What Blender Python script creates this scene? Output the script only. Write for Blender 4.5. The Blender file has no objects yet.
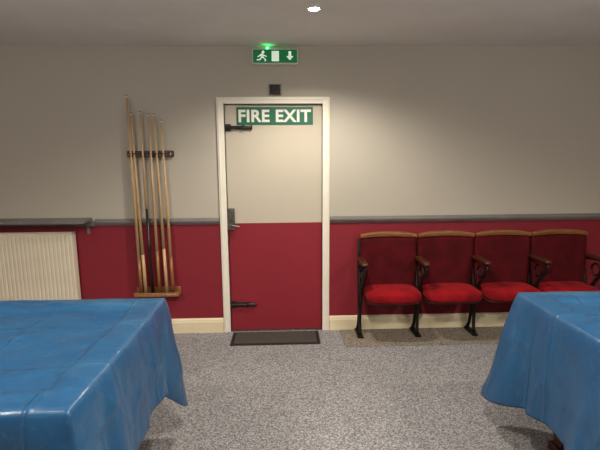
import bpy, bmesh, math, random
from mathutils import Matrix, Vector, noise
random.seed(4)
S=bpy.context.scene
H=2.50; WY=3.80
XL,XR,YB=-3.4,3.6,-2.6

# ---------------------------------------------------------------- materials
def lin(c):
    return tuple(((v/255)/12.92 if v/255<=0.04045 else ((v/255+0.055)/1.055)**2.4) for v in c)+(1,)
def newmat(name,col,rough=0.6,metal=0,spec=0.5):
    m=bpy.data.materials.new(name); m.use_nodes=True
    b=m.node_tree.nodes['Principled BSDF']
    b.inputs['Base Color'].default_value=lin(col); b.inputs['Roughness'].default_value=rough
    b.inputs['Metallic'].default_value=metal; b.inputs['Specular IOR Level'].default_value=spec
    return m,m.node_tree,b
def nd(nt,t,**k):
    n=nt.nodes.new(t)
    for a,v in k.items(): setattr(n,a,v)
    return n
def noisy(name,c1,c2,scale=5,rough=0.6,metal=0,detail=4,bump=0.0,bscale=None,spec=0.5,stretch=None,lo=0.35,hi=0.65):
    m,nt,b=newmat(name,c1,rough,metal,spec)
    tc=nd(nt,'ShaderNodeTexCoord'); mp=nd(nt,'ShaderNodeMapping')
    nt.links.new(tc.outputs['Object'],mp.inputs[0])
    if stretch: mp.inputs['Scale'].default_value=stretch
    n=nd(nt,'ShaderNodeTexNoise'); n.inputs['Scale'].default_value=scale; n.inputs['Detail'].default_value=detail
    nt.links.new(mp.outputs[0],n.inputs[0])
    r=nd(nt,'ShaderNodeValToRGB'); r.color_ramp.elements[0].position=lo; r.color_ramp.elements[1].position=hi
    r.color_ramp.elements[0].color=lin(c1); r.color_ramp.elements[1].color=lin(c2)
    nt.links.new(n.outputs[0],r.inputs[0]); nt.links.new(r.outputs[0],b.inputs['Base Color'])
    if bump:
        n2=nd(nt,'ShaderNodeTexNoise'); n2.inputs['Scale'].default_value=bscale or scale*4
        nt.links.new(mp.outputs[0],n2.inputs[0])
        bp=nd(nt,'ShaderNodeBump'); bp.inputs['Strength'].default_value=bump; bp.inputs['Distance'].default_value=0.01
        nt.links.new(n2.outputs[0],bp.inputs['Height']); nt.links.new(bp.outputs[0],b.inputs['Normal'])
    return m

def twotone(name,up1,up2,lo1,lo2,zs,bump=0.12):
    m,nt,b=newmat(name,up1,0.62,0,0.3)
    g=nd(nt,'ShaderNodeNewGeometry'); sp=nd(nt,'ShaderNodeSeparateXYZ')
    nt.links.new(g.outputs['Position'],sp.inputs[0])
    lt=nd(nt,'ShaderNodeMath',operation='GREATER_THAN'); lt.inputs[1].default_value=zs
    nt.links.new(sp.outputs['Z'],lt.inputs[0])
    n=nd(nt,'ShaderNodeTexNoise'); n.inputs['Scale'].default_value=2.2; n.inputs['Detail'].default_value=5
    nt.links.new(g.outputs['Position'],n.inputs[0])
    def mx(a,c):
        q=nd(nt,'ShaderNodeMix',data_type='RGBA'); q.inputs[6].default_value=lin(a); q.inputs[7].default_value=lin(c)
        nt.links.new(n.outputs[0],q.inputs[0]); return q
    u=mx(up1,up2); l=mx(lo1,lo2)
    q=nd(nt,'ShaderNodeMix',data_type='RGBA')
    nt.links.new(lt.outputs[0],q.inputs[0]); nt.links.new(l.outputs[2],q.inputs[6]); nt.links.new(u.outputs[2],q.inputs[7])
    nt.links.new(q.outputs[2],b.inputs['Base Color'])
    n2=nd(nt,'ShaderNodeTexNoise'); n2.inputs['Scale'].default_value=90; n2.inputs['Detail'].default_value=3
    nt.links.new(g.outputs['Position'],n2.inputs[0])
    bp=nd(nt,'ShaderNodeBump'); bp.inputs['Strength'].default_value=bump; bp.inputs['Distance'].default_value=0.004
    nt.links.new(n2.outputs[0],bp.inputs['Height']); nt.links.new(bp.outputs[0],b.inputs['Normal'])
    return m

M_wall=twotone('wall_paint',(187,181,167),(181,175,161),(136,38,50),(129,35,46),1.0)
M_door=twotone('door_paint',(193,185,168),(188,180,163),(140,38,50),(134,36,47),1.005,0.03)
M_ceil=noisy('ceiling_paint',(230,227,221),(224,221,214),3,0.8,bump=0.1,bscale=120,spec=0.2)
M_white=noisy('trim_gloss_paint',(238,233,219),(232,227,211),4,0.4)
M_base=noisy('baseboard_cream_paint',(232,219,186),(222,209,174),4,0.45)
M_dado=noisy('dado_grey_paint',(124,119,116),(112,107,104),6,0.5)
M_rad=noisy('radiator_enamel',(230,220,196),(224,214,190),3,0.4)
M_iron=noisy('black_iron',(26,23,21),(44,38,33),30,0.45,0.6,bump=0.2)
M_black=noisy('black_plastic',(22,22,22),(30,30,30),20,0.4)
M_steel=noisy('brushed_steel',(120,116,108),(150,146,138),40,0.35,0.9)
M_darkwood=noisy('mahogany',(56,26,16),(82,40,22),12,0.4,stretch=(1,8,8))
M_wood=noisy('seat_wood',(140,92,50),(108,66,34),14,0.4,stretch=(1,9,9))
M_ash=noisy('cue_ash',(206,174,130),(186,152,108),20,0.35,stretch=(8,8,0.6))
M_ebony=noisy('cue_ebony_butt',(30,20,18),(48,26,20),20,0.3,stretch=(8,8,0.6))
M_maple=noisy('cue_brown_butt',(132,86,50),(156,108,68),20,0.3,stretch=(8,8,0.6))
M_tip=newmat('cue_tip',(60,90,130),0.8)[0]
M_ferr=newmat('cue_ferrule',(225,215,180),0.4)[0]
def velvet(name,a,b_,sh=.2):
    m=noisy(name,a,b_,9,0.9,detail=6,bump=0.35,bscale=160,spec=0.15)
    b=m.node_tree.nodes['Principled BSDF']; b.inputs['Sheen Weight'].default_value=sh
    b.inputs['Sheen Tint'].default_value=lin((255,110,110)); b.inputs['Sheen Roughness'].default_value=0.4
    return m
M_velb=velvet('velvet_back_dark_red',(84,14,22),(66,10,15),.10)
M_velc=velvet('velvet_cushion_red',(150,18,28),(116,12,20),.15)
M_mat=noisy('mat_ribbed_pile',(84,77,70),(60,55,50),180,0.95,bump=0.6,bscale=260)
M_matb=newmat('mat_rubber_edge',(28,27,27),0.7)[0]

def carpet(name,cols,s1=150):
    m,nt,b=newmat(name,cols[1],0.95,0,0.1)
    g=nd(nt,'ShaderNodeNewGeometry')
    v=nd(nt,'ShaderNodeTexVoronoi'); v.inputs['Scale'].default_value=s1
    nt.links.new(g.outputs['Position'],v.inputs['Vector'])
    n=nd(nt,'ShaderNodeTexNoise'); n.inputs['Scale'].default_value=60; n.inputs['Detail'].default_value=5; n.inputs['Roughness'].default_value=0.75
    nt.links.new(g.outputs['Position'],n.inputs[0])
    sp=nd(nt,'ShaderNodeSeparateColor'); nt.links.new(v.outputs['Color'],sp.inputs[0])
    ad=nd(nt,'ShaderNodeMath',operation='MULTIPLY_ADD'); ad.inputs[1].default_value=0.42
    nt.links.new(sp.outputs[0],ad.inputs[0])
    ml=nd(nt,'ShaderNodeMath',operation='MULTIPLY'); ml.inputs[1].default_value=0.62
    nt.links.new(n.outputs[0],ml.inputs[0]); nt.links.new(ml.outputs[0],ad.inputs[2])
    r=nd(nt,'ShaderNodeValToRGB'); e=r.color_ramp.elements
    e[0].position=0.22; e[0].color=lin(cols[0]); e[1].position=0.82; e[1].color=lin(cols[2])
    q=e.new(0.5); q.color=lin(cols[1])
    nt.links.new(ad.outputs[0],r.inputs[0])
    n3=nd(nt,'ShaderNodeTexNoise'); n3.inputs['Scale'].default_value=1.3; n3.inputs['Detail'].default_value=3
    nt.links.new(g.outputs['Position'],n3.inputs[0])
    mr=nd(nt,'ShaderNodeMapRange'); mr.inputs[1].default_value=0.3; mr.inputs[2].default_value=0.7; mr.inputs[3].default_value=0.9; mr.inputs[4].default_value=1.05
    nt.links.new(n3.outputs[0],mr.inputs[0])
    vm=nd(nt,'ShaderNodeVectorMath',operation='SCALE'); nt.links.new(r.outputs[0],vm.inputs[0]); nt.links.new(mr.outputs[0],vm.inputs['Scale'])
    nt.links.new(vm.outputs[0],b.inputs['Base Color'])
    bp=nd(nt,'ShaderNodeBump'); bp.inputs['Strength'].default_value=0.4; bp.inputs['Distance'].default_value=0.005
    nt.links.new(ad.outputs[0],bp.inputs['Height']); nt.links.new(bp.outputs[0],b.inputs['Normal'])
    return m
M_carpet=carpet('carpet_grey_loop',[(86,85,88),(138,136,138),(196,194,194)])
M_off=carpet('carpet_brown_loop',[(84,77,68),(128,119,106),(176,166,150)])

def vinyl():
    m,nt,b=newmat('blue_cover_plastic',(52,116,172),0.28,0,0.55)
    g=nd(nt,'ShaderNodeNewGeometry'); mp=nd(nt,'ShaderNodeMapping'); mp.inputs['Rotation'].default_value=(0,0,0.9); mp.inputs['Scale'].default_value=(1,3,1)
    nt.links.new(g.outputs['Position'],mp.inputs[0])
    n=nd(nt,'ShaderNodeTexNoise'); n.inputs['Scale'].default_value=2.2; n.inputs['Detail'].default_value=10; n.inputs['Roughness'].default_value=0.6; n.inputs['Distortion'].default_value=0.3
    nt.links.new(mp.outputs[0],n.inputs[0])
    r=nd(nt,'ShaderNodeValToRGB'); e=r.color_ramp.elements
    e[0].position=0.3; e[0].color=lin((30,76,118)); e[1].position=0.85; e[1].color=lin((74,118,150))
    q=e.new(0.58); q.color=lin((38,87,128))
    nt.links.new(n.outputs[0],r.inputs[0])
    n5=nd(nt,'ShaderNodeTexNoise'); n5.inputs['Scale'].default_value=40; n5.inputs['Detail'].default_value=6
    nt.links.new(mp.outputs[0],n5.inputs[0])
    mr=nd(nt,'ShaderNodeMapRange'); mr.inputs[1].default_value=.58; mr.inputs[2].default_value=.8; mr.inputs[3].default_value=0; mr.inputs[4].default_value=.3
    nt.links.new(n5.outputs[0],mr.inputs[0])
    mx=nd(nt,'ShaderNodeMix',data_type='RGBA'); nt.links.new(mr.outputs[0],mx.inputs[0]); nt.links.new(r.outputs[0],mx.inputs[6]); mx.inputs[7].default_value=lin((112,148,172))
    nt.links.new(mx.outputs[2],b.inputs['Base Color'])
    # storage fold lines every ~38 cm in both directions
    n6=nd(nt,'ShaderNodeTexNoise'); n6.inputs['Scale'].default_value=3; nt.links.new(g.outputs['Position'],n6.inputs[0])
    sp=nd(nt,'ShaderNodeSeparateXYZ'); nt.links.new(g.outputs['Position'],sp.inputs[0])
    hs=[]
    for ax in ('X','Y'):
        a=nd(nt,'ShaderNodeMath',operation='MULTIPLY_ADD'); a.inputs[1].default_value=.03; nt.links.new(n6.outputs[0],a.inputs[0]); nt.links.new(sp.outputs[ax],a.inputs[2])
        pp=nd(nt,'ShaderNodeMath',operation='PINGPONG'); pp.inputs[1].default_value=.19; nt.links.new(a.outputs[0],pp.inputs[0])
        m2=nd(nt,'ShaderNodeMapRange',interpolation_type='SMOOTHSTEP'); m2.inputs[1].default_value=0; m2.inputs[2].default_value=.012; m2.inputs[3].default_value=1; m2.inputs[4].default_value=0
        nt.links.new(pp.outputs[0],m2.inputs[0]); hs.append(m2)
    ad=nd(nt,'ShaderNodeMath',operation='MAXIMUM'); nt.links.new(hs[0].outputs[0],ad.inputs[0]); nt.links.new(hs[1].outputs[0],ad.inputs[1])
    n2=nd(nt,'ShaderNodeTexNoise',noise_type='RIDGED_MULTIFRACTAL'); n2.inputs['Scale'].default_value=2.6; n2.inputs['Detail'].default_value=3; n2.inputs['Distortion'].default_value=.8
    nt.links.new(mp.outputs[0],n2.inputs[0])
    n4=nd(nt,'ShaderNodeTexNoise'); n4.inputs['Scale'].default_value=9; n4.inputs['Detail'].default_value=4
    nt.links.new(g.outputs['Position'],n4.inputs[0])
    prev=None
    for src,st,ds in ((ad.outputs[0],.6,.005),(n2.outputs[0],.6,.012),(n4.outputs[0],.4,.014)):
        bp=nd(nt,'ShaderNodeBump'); bp.inputs['Strength'].default_value=st; bp.inputs['Distance'].default_value=ds
        nt.links.new(src,bp.inputs['Height'])
        if prev: nt.links.new(prev.outputs[0],bp.inputs['Normal'])
        prev=bp
    nt.links.new(prev.outputs[0],b.inputs['Normal'])
    return m
M_vinyl=vinyl()
def emis(name,col,st):
    m,nt,b=newmat(name,col,0.4); b.inputs['Emission Color'].default_value=lin(col); b.inputs['Emission Strength'].default_value=st; return m
M_green=newmat('sign_green',(8,100,70),0.45)[0]
M_signw=newmat('sign_white',(226,226,216),0.5)[0]
M_egreen=emis('exit_panel_green',(10,120,70),0.2)
M_ewhite=emis('exit_panel_white',(225,245,225),0.5)
M_led=emis('green_led',(60,255,130),20)
M_lamp=emis('lamp_glass',(255,244,225),120)
M_fill_globe=emis('fill_globe_glass',(255,240,220),3)  # glowing skin of the added out-of-frame fill globes

# ---------------------------------------------------------------- mesh helpers
def obj(name,bm,mat,parent=None,smooth=False,bevel=0,segs=2):
    me=bpy.data.meshes.new(name); bm.normal_update(); bm.to_mesh(me); bm.free()
    for m in (mat if isinstance(mat,list) else [mat]): me.materials.append(m)
    o=bpy.data.objects.new(name,me); S.collection.objects.link(o)
    if smooth:
        for p in me.polygons: p.use_smooth=True
    if bevel:
        b=o.modifiers.new('bevel','BEVEL'); b.width=bevel; b.segments=segs; b.limit_method='ANGLE'
    if parent: o.parent=parent
    return o
def empty(name,loc=(0,0,0)):
    e=bpy.data.objects.new(name,None); S.collection.objects.link(e); e.empty_display_size=0.1; return e
def addbox(bm,x0,x1,y0,y1,z0,z1,mi=0):
    vs=[bm.verts.new(p) for p in [(x0,y0,z0),(x1,y0,z0),(x1,y1,z0),(x0,y1,z0),(x0,y0,z1),(x1,y0,z1),(x1,y1,z1),(x0,y1,z1)]]
    for f in [(3,2,1,0),(4,5,6,7),(0,1,5,4),(1,2,6,5),(2,3,7,6),(3,0,4,7)]:
        q=bm.faces.new([vs[i] for i in f]); q.material_index=mi
def boxes(name,bl,mat,parent=None,bevel=0.004):
    bm=bmesh.new()
    for b in bl: addbox(bm,*b)
    return obj(name,bm,mat,parent,bevel=bevel)
def cyl(bm,p0,p1,r0,r1,n=14,mi=0,cap=True):
    p0=Vector(p0);p1=Vector(p1);d=(p1-p0).normalized()
    a=d.orthogonal().normalized();b=d.cross(a)
    A=[bm.verts.new(p0+(a*math.cos(2*math.pi*i/n)+b*math.sin(2*math.pi*i/n))*r0) for i in range(n)]
    B=[bm.verts.new(p1+(a*math.cos(2*math.pi*i/n)+b*math.sin(2*math.pi*i/n))*r1) for i in range(n)]
    for i in range(n):
        f=bm.faces.new([A[i],A[(i+1)%n],B[(i+1)%n],B[i]]); f.material_index=mi; f.smooth=True
    if cap:
        f=bm.faces.new(A[::-1]); f.material_index=mi; f=bm.faces.new(B); f.material_index=mi
def tube(bm,pts,r,n=8,sx=1.0):
    """sweep through pts in YZ plane (x const) : flat bar, sx scales x thickness"""
    rings=[]
    for i,p in enumerate(pts):
        p=Vector(p); a=Vector(pts[max(0,i-1)]); b=Vector(pts[min(len(pts)-1,i+1)])
        d=(b-a).normalized(); u=Vector((1,0,0)); w=d.cross(u).normalized()
        rr=r[i] if isinstance(r,list) else r
        rings.append([bm.verts.new(p+u*math.cos(2*math.pi*k/n)*rr*sx+w*math.sin(2*math.pi*k/n)*rr) for k in range(n)])
    for i in range(len(rings)-1):
        for k in range(n):
            f=bm.faces.new([rings[i][k],rings[i][(k+1)%n],rings[i+1][(k+1)%n],rings[i+1][k]]); f.smooth=True
    bm.faces.new(rings[0][::-1]); bm.faces.new(rings[-1])
def superell(bm,c,s,e1,e2,nu=40,nv=20,fn=None):
    def pw(v,e): return math.copysign(abs(v)**e,v)
    rows=[]
    for j in range(1,nv):
        ph=-math.pi/2+math.pi*j/nv; row=[]
        for i in range(nu):
            th=2*math.pi*i/nu
            p=Vector((pw(math.cos(ph),e1)*pw(math.cos(th),e2),pw(math.cos(ph),e1)*pw(math.sin(th),e2),pw(math.sin(ph),e1)))
            if fn: p=fn(p)
            row.append(bm.verts.new((c[0]+p.x*s[0],c[1]+p.y*s[1],c[2]+p.z*s[2])))
        rows.append(row)
    for j in range(len(rows)-1):
        for i in range(nu):
            bm.faces.new([rows[j][i],rows[j][(i+1)%nu],rows[j+1][(i+1)%nu],rows[j+1][i]])
    bm.faces.new(rows[0][::-1]); bm.faces.new(rows[-1])

# ---------------------------------------------------------------- room shell
DX0,DX1,DZ=-0.51,0.33,2.03
boxes('floor',[(XL-.1,XR+.1,YB-.1,WY+.15,-0.1,0)],M_carpet,bevel=0)
boxes('ceiling',[(XL-.1,XR+.1,YB-.1,WY+.15,H,H+.1)],M_ceil,bevel=0)
boxes('wall_north',[(XL,DX0,WY,WY+.15,0,H),(DX1,XR,WY,WY+.15,0,H),(DX0,DX1,WY,WY+.15,DZ,H)],M_wall,bevel=0)
boxes('wall_west',[(XL-.1,XL,YB,WY+.15,0,H)],M_wall,bevel=0)
boxes('wall_east',[(XR,XR+.1,YB,WY+.15,0,H)],M_wall,bevel=0)
boxes('wall_south',[(XL,XR,YB-.1,YB,0,H)],M_wall,bevel=0)
def baseb(name,x0,x1):
    bm=bmesh.new(); prof=[(0,0),(-.018,0),(-.018,.10),(-.013,.112),(-.013,.12),(-.006,.132),(0,.135)]
    A=[bm.verts.new((x0,WY+y,z)) for y,z in prof]; B=[bm.verts.new((x1,WY+y,z)) for y,z in prof]
    n=len(prof)
    for i in range(n): bm.faces.new([A[i],A[(i+1)%n],B[(i+1)%n],B[i]])
    bm.faces.new(A[::-1]); bm.faces.new(B)
    bmesh.ops.recalc_face_normals(bm,faces=bm.faces)
    obj(name,bm,M_base)
baseb('baseboard_left',XL,-0.575); baseb('baseboard_right',0.395,XR)
def dado(name,x0,x1):
    bm=bmesh.new(); prof=[(0,1.0),(-.012,1.003),(-.022,1.018),(-.03,1.03),(-.03,1.042),(-.018,1.048),(-.014,1.056),(0,1.06)]
    A=[bm.verts.new((x0,WY+y,z)) for y,z in prof]; B=[bm.verts.new((x1,WY+y,z)) for y,z in prof]
    n=len(prof)
    for i in range(n): bm.faces.new([A[i],A[(i+1)%n],B[(i+1)%n],B[i]])
    bm.faces.new(A[::-1]); bm.faces.new(B)
    bmesh.ops.recalc_face_normals(bm,faces=bm.faces)
    obj(name,bm,M_dado)
dado('trim_1',-1.655,-0.575); dado('trim_2',0.395,XR)

# ---------------------------------------------------------------- door
d=empty('door_1')
boxes('leaf',[(DX0+.003,DX1-.003,WY+.02,WY+.06,0.008,DZ-.003)],M_door,d,0.003)
boxes('architrave',[(-.572,DX0,WY-.018,WY+.1,0,2.085),(DX1,.392,WY-.018,WY+.1,0,2.085),(DX0,DX1,WY-.018,WY+.1,DZ,2.085)],M_white,d,0.004)
boxes('architrave_bead',[(-.560,-.548,WY-.024,WY-.017,0,2.073),(.368,.380,WY-.024,WY-.017,0,2.073),(-.548,.368,WY-.024,WY-.017,2.061,2.073)],M_white,d,0.003)
boxes('threshold',[(DX0,DX1,WY-.005,WY+.06,0,0.008)],M_steel,d,0.002)
for nm,z in (('bolt_top',1.835),('bolt_bottom',0.258)):
    bm=bmesh.new()
    addbox(bm,-.505,-.455,WY+.004,WY+.02,z-.03,z+.03)
    addbox(bm,-.455,-.32,WY+.010,WY+.02,z-.016,z+.016)
    cyl(bm,(-.50,WY-.002,z),(-.285,WY-.002,z),.013,.013)
    cyl(bm,(-.285,WY-.002,z),(-.272,WY-.002,z),.018,.018)
    addbox(bm,-.36,-.34,WY-.018,WY+.02,z-.02,z+.02)
    obj(nm,bm,M_black,d,bevel=0.002)
bm=bmesh.new()
addbox(bm,-.506,-.445,WY-.012,WY+.02,.95,1.14)
addbox(bm,-.498,-.453,WY-.02,WY-.012,1.045,1.13)
cyl(bm,(-.475,WY-.055,.995),(-.475,WY,.995),.013,.013)
cyl(bm,(-.475,WY-.05,.995),(-.40,WY-.05,.985),.009,.008)
for i in range(2):
    for j in range(4): cyl(bm,(-.487+i*.022,WY-.026,1.058+j*.018),(-.487+i*.022,WY-.018,1.058+j*.018),.005,.005,8)
obj('keypad_lock',bm,M_steel,d,bevel=0.002)

# fire exit sign (flat plate with raised lettering)
s=empty('fire_exit_sign')
boxes('plate',[(-.405,.249,WY+.014,WY+.02,1.858,2.006)],M_green,s,0.001)
cu=bpy.data.curves.new('t','FONT'); cu.body='FIRE EXIT'; cu.size=1; cu.offset=0.03; cu.extrude=0.001; cu.space_character=1.05
to=bpy.data.objects.new('t',cu); S.collection.objects.link(to); bpy.context.view_layer.update()
me=bpy.data.meshes.new_from_object(to.evaluated_get(bpy.context.evaluated_depsgraph_get()))
bpy.data.objects.remove(to)
xs=[v.co.x for v in me.vertices]; ys=[v.co.y for v in me.vertices]
for v in me.vertices:
    x=(v.co.x-min(xs))/(max(xs)-min(xs)); y=(v.co.y-min(ys))/(max(ys)-min(ys)); z=v.co.z
    v.co=Vector((-.388+x*.62,WY+.0125-z*1,1.880+y*.104))
me.materials.append(M_signw); lo=bpy.data.objects.new('lettering',me); S.collection.objects.link(lo); lo.parent=s

# illuminated exit sign box
s=empty('emergency_exit_light')
boxes('housing',[(-.255,.122,WY-.05,WY,2.345,2.465)],M_signw,s,0.006)
boxes('panel',[(-.247,.114,WY-.054,WY-.05,2.353,2.457)],M_egreen,s,0)
bm=bmesh.new()
def poly(pts,y=WY-.056):
    bm.faces.new([bm.verts.new((x,y,z)) for x,z in pts])
poly([(-.095,2.365),(-.035,2.365),(-.035,2.445),(-.095,2.445)])           # doorway
poly([(.055,2.372),(.085,2.405),(.066,2.405),(.066,2.443),(.044,2.443),(.044,2.405),(.025,2.405)])  # arrow
hx,hz=-.165,2.437
poly([(hx+.012*math.cos(a*math.pi/5),hz+.012*math.sin(a*math.pi/5)) for a in range(10)])
poly([(-.185,2.422),(-.165,2.425),(-.160,2.392),(-.182,2.392)])
poly([(-.168,2.420),(-.135,2.405),(-.137,2.398),(-.165,2.410)])
poly([(-.185,2.420),(-.212,2.402),(-.208,2.396),(-.182,2.410)])
poly([(-.172,2.396),(-.160,2.396),(-.138,2.376),(-.150,2.362),(-.156,2.367),(-.150,2.376)])
poly([(-.184,2.396),(-.172,2.396),(-.190,2.372),(-.218,2.372),(-.218,2.380),(-.196,2.381)])
bmesh.ops.recalc_face_normals(bm,faces=bm.faces)
bmesh.ops.solidify(bm,geom=bm.faces[:],thickness=0.0015)
obj('pictogram',bm,M_ewhite,s)
bm=bmesh.new(); cyl(bm,(-.13,WY-.03,2.463),(-.13,WY-.03,2.478),.008,.006); obj('status_led',bm,M_led,s)

s=empty('alarm_sensor')
boxes('backplate',[(-.125,-.018,WY-.012,WY,2.10,2.19)],M_steel,s,0.003)
boxes('body',[(-.115,-.028,WY-.035,WY-.012,2.108,2.182)],M_black,s,0.006)
bm=bmesh.new(); cyl(bm,(-.07,WY-.04,2.145),(-.07,WY-.034,2.145),.02,.022); obj('lens',bm,M_black,s)

# ---------------------------------------------------------------- cue rack
c=empty('cue_rack')
boxes('top_rail',[(-1.335,-.945,WY-.03,WY,1.59,1.645)],M_darkwood,c,0.006)
boxes('bottom_shelf',[(-1.335,-.945,WY-.10,WY,.375,.40),(-1.335,-.945,WY-.015,WY,.40,.44),(-1.335,-.945,WY-.10,WY-.088,.40,.412)],M_maple,c,0.004)
cx=[-1.285,-1.245,-1.185,-1.125,-1.06,-1.005]
bm=bmesh.new()
for x in cx:
    for s_ in(-1,1): cyl(bm,(x+s_*.019,WY-.03,1.62),(x+s_*.017,WY-.072,1.62),.006,.005,8)
    addbox(bm,x-.022,x+.022,WY-.034,WY-.028,1.605,1.635)
obj('clips',bm,M_black,c)
bm=bmesh.new()
for x in (-1.31,-.97): cyl(bm,(x,WY-.036,1.617),(x,WY-.028,1.617),.009,.009,10)
obj('screws',bm,M_steel,c)
tops=[2.10,1.96,1.97,1.95,1.95,1.90]
tx=[-1.30,-1.275,-1.20,-1.13,-1.085,-1.03]
bt=[M_maple,M_ash,M_ebony,M_maple,M_ash,M_maple]
bl=[.30,.35,.75,.38,.4,.32]
for i,x in enumerate(cx):
    bm=bmesh.new(); p0=Vector((x+.004,WY-.060,.401)); p1=Vector((tx[i],WY-.045,tops[i])); L=(p1-p0).length; dv=(p1-p0)/L
    rr=lambda t:.0155-(.0155-.0065)*t
    t1=bl[i]/L; t2=1-.022/L; t3=1-.008/L
    for a,b_,mi in((0,t1,0),(t1,t2,1),(t2,t3,2),(t3,1,3)):
        cyl(bm,p0+dv*L*a,p0+dv*L*b_,rr(a),rr(b_),14,mi)
    obj('cue_%d'%(i+1),bm,[bt[i],M_ash,M_ferr,M_tip],c)

# ---------------------------------------------------------------- radiator + shelf
r=empty('radiator')
bm=bmesh.new()
x0,x1=-2.95,-1.825; zb,zt=.33,.955; yf=WY-.10
n=int((x1-x0-.06)/.0333)
prof=[]
for i in range(n):
    xa=x0+.03+i*(x1-x0-.06)/n; w=(x1-x0-.06)/n
    prof+= [(xa,yf+.003),(xa+w*.2,yf),(xa+w*.72,yf),(xa+w*.92,yf+.003)]
prof=[(x0,yf+.012),(x0+.006,yf)]+prof+[(x1-.03,yf+.003),(x1-.026,yf),(x1-.006,yf),(x1,yf+.012)]
for z0,z1 in ((zb,zt),):
    A=[bm.verts.new((x,y,z0+.02)) for x,y in prof];B=[bm.verts.new((x,y,z1-.02)) for x,y in prof]
    T=[bm.verts.new((x,yf+.015,z1)) for x,y in prof];U=[bm.verts.new((x,yf+.015,z0)) for x,y in prof]
    for i in range(len(prof)-1):
        bm.faces.new([A[i],A[i+1],B[i+1],B[i]]); bm.faces.new([B[i],B[i+1],T[i+1],T[i]]); bm.faces.new([U[i],U[i+1],A[i+1],A[i]])
obj('front_panel',bm,M_rad,r)
boxes('casing',[(x0,x1,yf+.014,yf+.02,zb,zt),(x0,x0+.006,yf+.012,WY-.02,zb,zt),(x1-.006,x1,yf+.012,WY-.02,zb,zt),(x0,x1,WY-.03,WY-.02,zb,zt)],M_rad,r,0.002)
boxes('top_grille',[(x0+.01+i*.02,x0+.022+i*.02,yf+.02,WY-.03,zt-.012,zt-.004) for i in range(int((x1-x0-.02)/.02))],M_rad,r,0)
boxes('wall_brackets',[(x0+.2,x0+.23,WY-.02,WY,.4,.9),(x1-.23,x1-.2,WY-.02,WY,.4,.9)],M_steel,r,0)
bm=bmesh.new()
for sx in (x0-.03,x1-.05):
    cyl(bm,(sx,WY-.06,0),(sx,WY-.06,.33),.0075,.0075)
    cyl(bm,(sx,WY-.06,.26),(sx,WY-.06,.33),.014,.014)
cyl(bm,(x0-.03,WY-.06,.36),(x0+.01,WY-.06,.36),.012,.012)
cyl(bm,(x0-.03,WY-.06,.33),(x0-.03,WY-.06,.42),.014,.014)
obj('pipes_and_valves',bm,M_white,r)
sh=empty('radiator_shelf')
boxes('board',[(XL+.01,-1.68,WY-.19,WY,1.045,1.075)],M_dado,sh,0.005)
boxes('cleat',[(XL+.01,-1.66,WY-.03,WY,1.0,1.045)],M_dado,sh,0.004)
bm=bmesh.new()
for x in (-1.72,-2.5,-3.2):
    addbox(bm,x-.012,x+.012,WY-.012,WY,.93,1.045); addbox(bm,x-.012,x+.012,WY-.12,WY,1.035,1.045)
obj('brackets',bm,M_dado,sh,bevel=0.002)

# ---------------------------------------------------------------- theatre seats
FZ=.006
def standard(name,x,parent):
    bm=bmesh.new()
    tube(bm,[(x,WY-.05,.86),(x,WY-.06,.70),(x,WY-.10,.52),(x,WY-.13,.40),(x,WY-.12,.22),(x,WY-.08,.08),(x,WY-.05,.03)],[.014,.016,.02,.022,.018,.016,.02],10,0.8)
    tube(bm,[(x,WY-.36,.685),(x,WY-.375,.66),(x,WY-.36,.62),(x,WY-.30,.56),(x,WY-.25,.50),(x,WY-.20,.42),(x,WY-.17,.30),(x,WY-.17,.15),(x,WY-.18,.06),(x,WY-.20,.03)],[.012,.015,.016,.016,.018,.024,.02,.016,.018,.018],10,0.8)
    tube(bm,[(x,WY-.37,.685),(x,WY-.25,.69),(x,WY-.12,.675),(x,WY-.06,.66)],[.011,.011,.011,.012],8,1.2)
    tube(bm,[(x,WY-.13,.40),(x,WY-.20,.42)],[.03,.03],10,0.7)
    tube(bm,[(x,WY-.14,.26),(x,WY-.17,.26)],[.014,.014],8,0.8)
    tube(bm,[(x,WY-.24+.05*math.cos(a),.60+.05*math.sin(a)) for a in [i*math.pi/8 for i in range(17)]],.008,8,1)
    cyl(bm,(x-.016,WY-.19,.42),(x+.016,WY-.19,.42),.032,.032,18)
    addbox(bm,x-.025,x+.025,WY-.225,WY-.03,FZ,FZ+.014)
    for yy in (WY-.21,WY-.05): cyl(bm,(x-.015,yy,FZ+.014),(x-.015,yy,FZ+.022),.008,.006,8)
    obj(name+'_casting',bm,M_iron,parent)
    bm=bmesh.new(); superell(bm,(x,WY-.255,.705),(.030,.14,.018),.5,.35,24,10)
    obj(name+'_armrest',bm,M_darkwood,parent,smooth=True)
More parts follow.
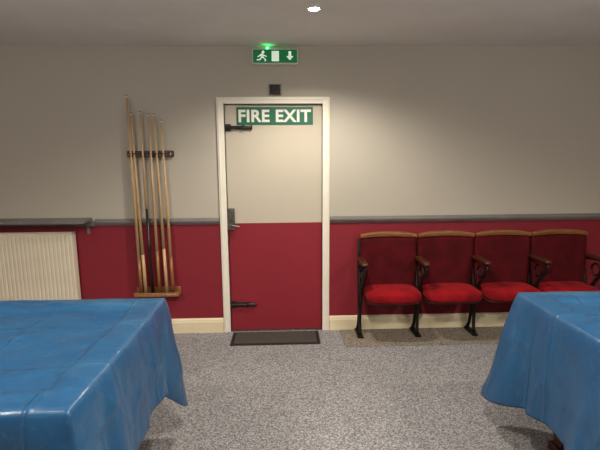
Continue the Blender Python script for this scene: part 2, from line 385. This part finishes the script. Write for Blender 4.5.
for i in range(4):
    st=empty('theatre_seat'); xc=.905+i*.51
    standard('standard_left',xc-.255,st)
    if i==3: standard('standard_right',xc+.255,st)
    a=.249; nx,nz=24,16
    def bk(u,v,th):
        aa=a*(1-.09*max(0,(.55-v)/.55)**1.5)
        x=xc+aa*u; top=.884+.010*(1-u*u)
        z=.42+(top-.42)*v
        y=WY-.075-.055*(1-v)-.020*u*u*(.3+.7*v)+th
        return (x,y,z)
    def pad(u,v): return -.016*(max(0,1-abs(u)**14)*max(0,1-abs(2*v-1)**14))**.5
    bm=bmesh.new()
    F=[[bm.verts.new(bk(-1+2*i_/nx,j/nz,pad(-1+2*i_/nx,j/nz))) for i_ in range(nx+1)] for j in range(nz+1)]
    G=[[bm.verts.new(bk(-1+2*i_/nx,j/nz,.02)) for i_ in range(nx+1)] for j in range(nz+1)]
    for j in range(nz):
        for i_ in range(nx):
            bm.faces.new([F[j][i_],F[j][i_+1],F[j+1][i_+1],F[j+1][i_]]); bm.faces.new([G[j][i_],G[j+1][i_],G[j+1][i_+1],G[j][i_+1]])
    for j in range(nz):
        bm.faces.new([F[j][0],F[j+1][0],G[j+1][0],G[j][0]]); bm.faces.new([F[j][nx],G[j][nx],G[j+1][nx],F[j+1][nx]])
    for i_ in range(nx):
        bm.faces.new([F[0][i_],G[0][i_],G[0][i_+1],F[0][i_+1]]); bm.faces.new([F[nz][i_],F[nz][i_+1],G[nz][i_+1],G[nz][i_]])
    obj('back_upholstery',bm,M_velb,st,smooth=True)
    bm=bmesh.new(); rings=[]
    for i_ in range(nx+1):
        u=-1+2*i_/nx; p=bk(u,1,0); h_=.024+.012*(1-abs(u)**3)
        rings.append([bm.verts.new((p[0],p[1]+dy,p[2]+dz)) for dy,dz in [(-.018,-.004),(-.020,h_*.5),(-.010,h_),(.018,h_),(.026,h_*.5),(.024,-.004)]])
    for i_ in range(nx):
        for k in range(6): bm.faces.new([rings[i_][k],rings[i_][(k+1)%6],rings[i_+1][(k+1)%6],rings[i_+1][k]])
    bm.faces.new(rings[0]); bm.faces.new(rings[-1][::-1]); bmesh.ops.recalc_face_normals(bm,faces=bm.faces)
    obj('back_cap_rail',bm,M_wood,st)
    def fn(p):
        q=p.copy()
        if q.y<0: q.y*=1+.12*(1-q.x*q.x)
        if q.z>0: q.z*=1+.25*(1-q.x*q.x)*(1-q.y*q.y*.6)
        return q
    bm=bmesh.new(); superell(bm,(xc,WY-.265,.422),(.232,.14,.052),.5,.32,56,18,fn)
    obj('seat_cushion',bm,M_velc,st,smooth=True)
    bm=bmesh.new(); superell(bm,(xc,WY-.25,.370),(.222,.125,.012),.4,.3,48,10,fn)
    obj('seat_board',bm,M_darkwood,st,smooth=True)

# ---------------------------------------------------------------- mats
dm=empty('doormat')
boxes('rubber_edge',[(-.485,.29,3.49,3.765,0,.007)],M_matb,dm,0.003)
boxes('pile',[(-.455,.26,3.515,3.745,.005,.012)],M_mat,dm,0.003)
boxes('carpet_offcut',[(.49,2.95,3.42,3.778,0,.006)],M_off,None,0.002)

# ---------------------------------------------------------------- pool tables
def pool_table(x0,x1,y0,y1,zt=.85,seed=0,drop=.36,cdrop=.25,flare=.13):
    t=empty('covered_pool_table')
    boxes('cabinet',[(x0+.06,x1-.06,y0+.06,y1-.06,.60,.76)],M_darkwood,t,0.01)
    boxes('cushion_rails',[(x0+.02,x1-.02,y0+.02,y0+.12,.76,zt-.014),(x0+.02,x1-.02,y1-.12,y1-.02,.76,zt-.014),(x0+.02,x0+.12,y0+.12,y1-.12,.76,zt-.014),(x1-.12,x1-.02,y0+.12,y1-.12,.76,zt-.014)],M_darkwood,t,0.01)
    bm=bmesh.new()
    for lx in (x0+.21,x1-.21):
        for ly in (y0+.17,y1-.17):
            for z0,z1,w0,w1 in ((0,.05,.05,.05),(.05,.42,.034,.05),(.42,.60,.056,.06)):
                A=[bm.verts.new((lx+sx*w0,ly+sy*w0,z0)) for sx,sy in((-1,-1),(1,-1),(1,1),(-1,1))]
                B=[bm.verts.new((lx+sx*w1,ly+sy*w1,z1)) for sx,sy in((-1,-1),(1,-1),(1,1),(-1,1))]
                for k in range(4): bm.faces.new([A[k],A[(k+1)%4],B[(k+1)%4],B[k]])
                bm.faces.new(A[::-1]); bm.faces.new(B)
    obj('legs',bm,M_darkwood,t,bevel=0.006)
    W=x1-x0; D=y1-y0; step=.012
    per=[]
    corners=[(x0,y0),(x1,y0),(x1,y1),(x0,y1)]
    nrm=[(0,-1),(1,0),(0,1),(-1,0)]
    for k in range(4):
        a=Vector(corners[k]); b=Vector(corners[(k+1)%4]); L=(b-a).length; m=max(4,int(L/step))
        for i in range(m):
            p=a+(b-a)*i/m; ds=i/m*L; de=L-ds
            n0=Vector(nrm[k]); dd=min(ds,de)
            pn=Vector(nrm[(k-1)%4]) if ds<de else Vector(nrm[(k+1)%4])
            bl_=.5*math.exp(-(dd/.10)**1.3)
            dirv=(n0*(1-bl_)+pn*bl_).normalized()
            per.append((p,dirv,dd,n0))
    N=len(per); cx_,cy_=(x0+x1)/2,(y0+y1)/2
    bm=bmesh.new(); rings=[]
    rnd=random.Random(seed); ph=[rnd.uniform(0,6) for _ in range(6)]
    KD=44
    def crease(x,y,z):   # sharp-ridged crumple, metres
        a=1-abs(noise.noise(Vector((x*3.1,y*3.1,z*2.3+seed))))*2
        b=1-abs(noise.noise(Vector((x*6.3+9,y*6.3,z*4.1+seed))))*2
        return a*a*a*.011+b*b*b*.006
    for j in range(KD,-1,-1):
        k=j/KD; ring=[]
        for i,(p,dv,dd,n0) in enumerate(per):
            w=math.exp(-(dd/.15)**1.6); s_=i*step
            L=drop+cdrop*w+.02*math.sin(s_*3.1+ph[0])+.012*math.sin(s_*9+ph[1])
            z=zt-L*k
            wav=.018*math.sin(s_*13+ph[2])+.012*math.sin(s_*23+ph[3])+.02*math.sin(s_*5+ph[4])
            pleat=-.055*math.exp(-((dd-.17)/.045)**2)
            off=.010*min(1,k*12)**.5+ k**1.1*(.03+wav+flare*w+pleat)
            off=max(off,.008*min(1,k*12))
            nz=noise.noise(Vector((p.x*4,p.y*4,z*4+seed)))*.014*k+crease(p.x,p.y,z)*min(1,k*5)
            q=p+dv*(off+nz)
            ring.append(bm.verts.new((q.x,q.y,z)))
        rings.append(ring)
    ins=[.006,.014,.025,.04,.055,.07,.085,.1,.115,.125,.135,.145,.16]+[.16+.012*i for i in range(1,28)]
    hw,hd=W/2,D/2
    for d_ in ins:
        ring=[]
        for p,dv,dd,n0 in per:
            fx=(hw-d_)/hw; fy=(hd-d_)/hd
            x=cx_+(p.x-cx_)*fx; y=cy_+(p.y-cy_)*fy
            dip=-.024*(1/(1+math.exp(-(d_-.13)/.008)))
            z=zt+.006*min(1,d_/.015)+dip
            nn=noise.noise(Vector((x*2.2,y*2.2,seed)))*.008+crease(x*.8,y*1.1,0)*.8-.003
            z+=nn*min(1,d_/.06)
            ring.append(bm.verts.new((x,y,z)))
        rings.append(ring)
    for a in range(len(rings)-1):
        for i in range(N):
            bm.faces.new([rings[a][i],rings[a][(i+1)%N],rings[a+1][(i+1)%N],rings[a+1][i]])
    bm.faces.new(rings[-1])
    bmesh.ops.recalc_face_normals(bm,faces=bm.faces)
    o=obj('cover_cloth',bm,M_vinyl,t,smooth=True)
    so=o.modifiers.new('sol','SOLIDIFY'); so.thickness=.0025; so.offset=-1
    return t
pool_table(-2.62,-.648,1.20,2.243,seed=1,drop=.38,cdrop=.29,flare=.08)
pool_table(1.262,3.22,1.18,2.225,seed=7,drop=.57,cdrop=.09,flare=.11)

# ---------------------------------------------------------------- lights
def downlight(x,y,power,size=2.2,col=(1,.91,.79),blend=.6,soft=.04):
    e=empty('recessed_downlight')
    bm=bmesh.new(); n=32
    prof=[(.048,0),(.048,-.004),(.036,-.006),(.030,-.001),(.030,0)]
    R_=[[bm.verts.new((x+r_*math.cos(2*math.pi*i/n),y+r_*math.sin(2*math.pi*i/n),H+z)) for i in range(n)] for r_,z in prof]
    for a in range(len(R_)-1):
        for i in range(n): bm.faces.new([R_[a][i],R_[a][(i+1)%n],R_[a+1][(i+1)%n],R_[a+1][i]])
    bmesh.ops.recalc_face_normals(bm,faces=bm.faces)
    obj('bezel',bm,M_white,e,smooth=True)
    bm=bmesh.new(); cyl(bm,(x,y,H-.004),(x,y,H),.029,.029,24); obj('lamp',bm,M_lamp,e)
    l=bpy.data.lights.new('bulb','SPOT'); l.energy=power; l.spot_size=size; l.spot_blend=blend; l.shadow_soft_size=soft; l.color=col
    lo_=bpy.data.objects.new('bulb',l); lo_.location=(x,y,H-.05); S.collection.objects.link(lo_); lo_.parent=e
downlight(.196,2.876,105,2.6)
for x,y,p in ((-1.9,1.1,60),(.196,.9,115),(2.3,1.1,70)):
    downlight(x,y,p,2.7)
def fill_pendant(x,y,z,power,col=(1,.94,.87)):  # unseen globe light, added to lift the ceiling and walls evenly
    e=empty('added_fill_globe')
    bm=bmesh.new(); cyl(bm,(x,y,z+.12),(x,y,H-.02),.004,.004,8); cyl(bm,(x,y,H-.025),(x,y,H),.05,.055,24); cyl(bm,(x,y,z+.10),(x,y,z+.15),.03,.02,16)
    obj('fill_flex_and_rose',bm,M_black,e)
    bm=bmesh.new(); bmesh.ops.create_uvsphere(bm,u_segments=24,v_segments=16,radius=.11)
    for v in bm.verts: v.co+=Vector((x,y,z))
    g=obj('fill_globe',bm,M_fill_globe,e,smooth=True)
    l=bpy.data.lights.new('bulb','POINT'); l.energy=power; l.shadow_soft_size=.12; l.color=col
    lo_=bpy.data.objects.new('bulb',l); lo_.location=(x,y,z); S.collection.objects.link(lo_); lo_.parent=e
    return e
fill_pendant(-1.8,.75,1.98,270); fill_pendant(2.1,.75,1.98,270)
w=bpy.data.worlds.new('World'); S.world=w; w.use_nodes=True
w.node_tree.nodes['Background'].inputs[0].default_value=(.5,.5,.5,1); w.node_tree.nodes['Background'].inputs[1].default_value=.3

# ---------------------------------------------------------------- camera
cam=bpy.data.cameras.new('camera'); co=bpy.data.objects.new('camera',cam); S.collection.objects.link(co)
cam.sensor_width=36; cam.lens=433/600*36; cam.clip_start=.05
Rm=Matrix.Rotation(-math.radians(1.97),3,'Z')@Matrix.Rotation(math.pi/2-math.radians(9.11),3,'X')@Matrix.Rotation(math.radians(-.41),3,'Z')
co.matrix_world=Matrix.Translation((0,0,1.595))@Rm.to_4x4()
S.camera=co
try:
    S.view_settings.view_transform='Standard'
except Exception as e: print(e)
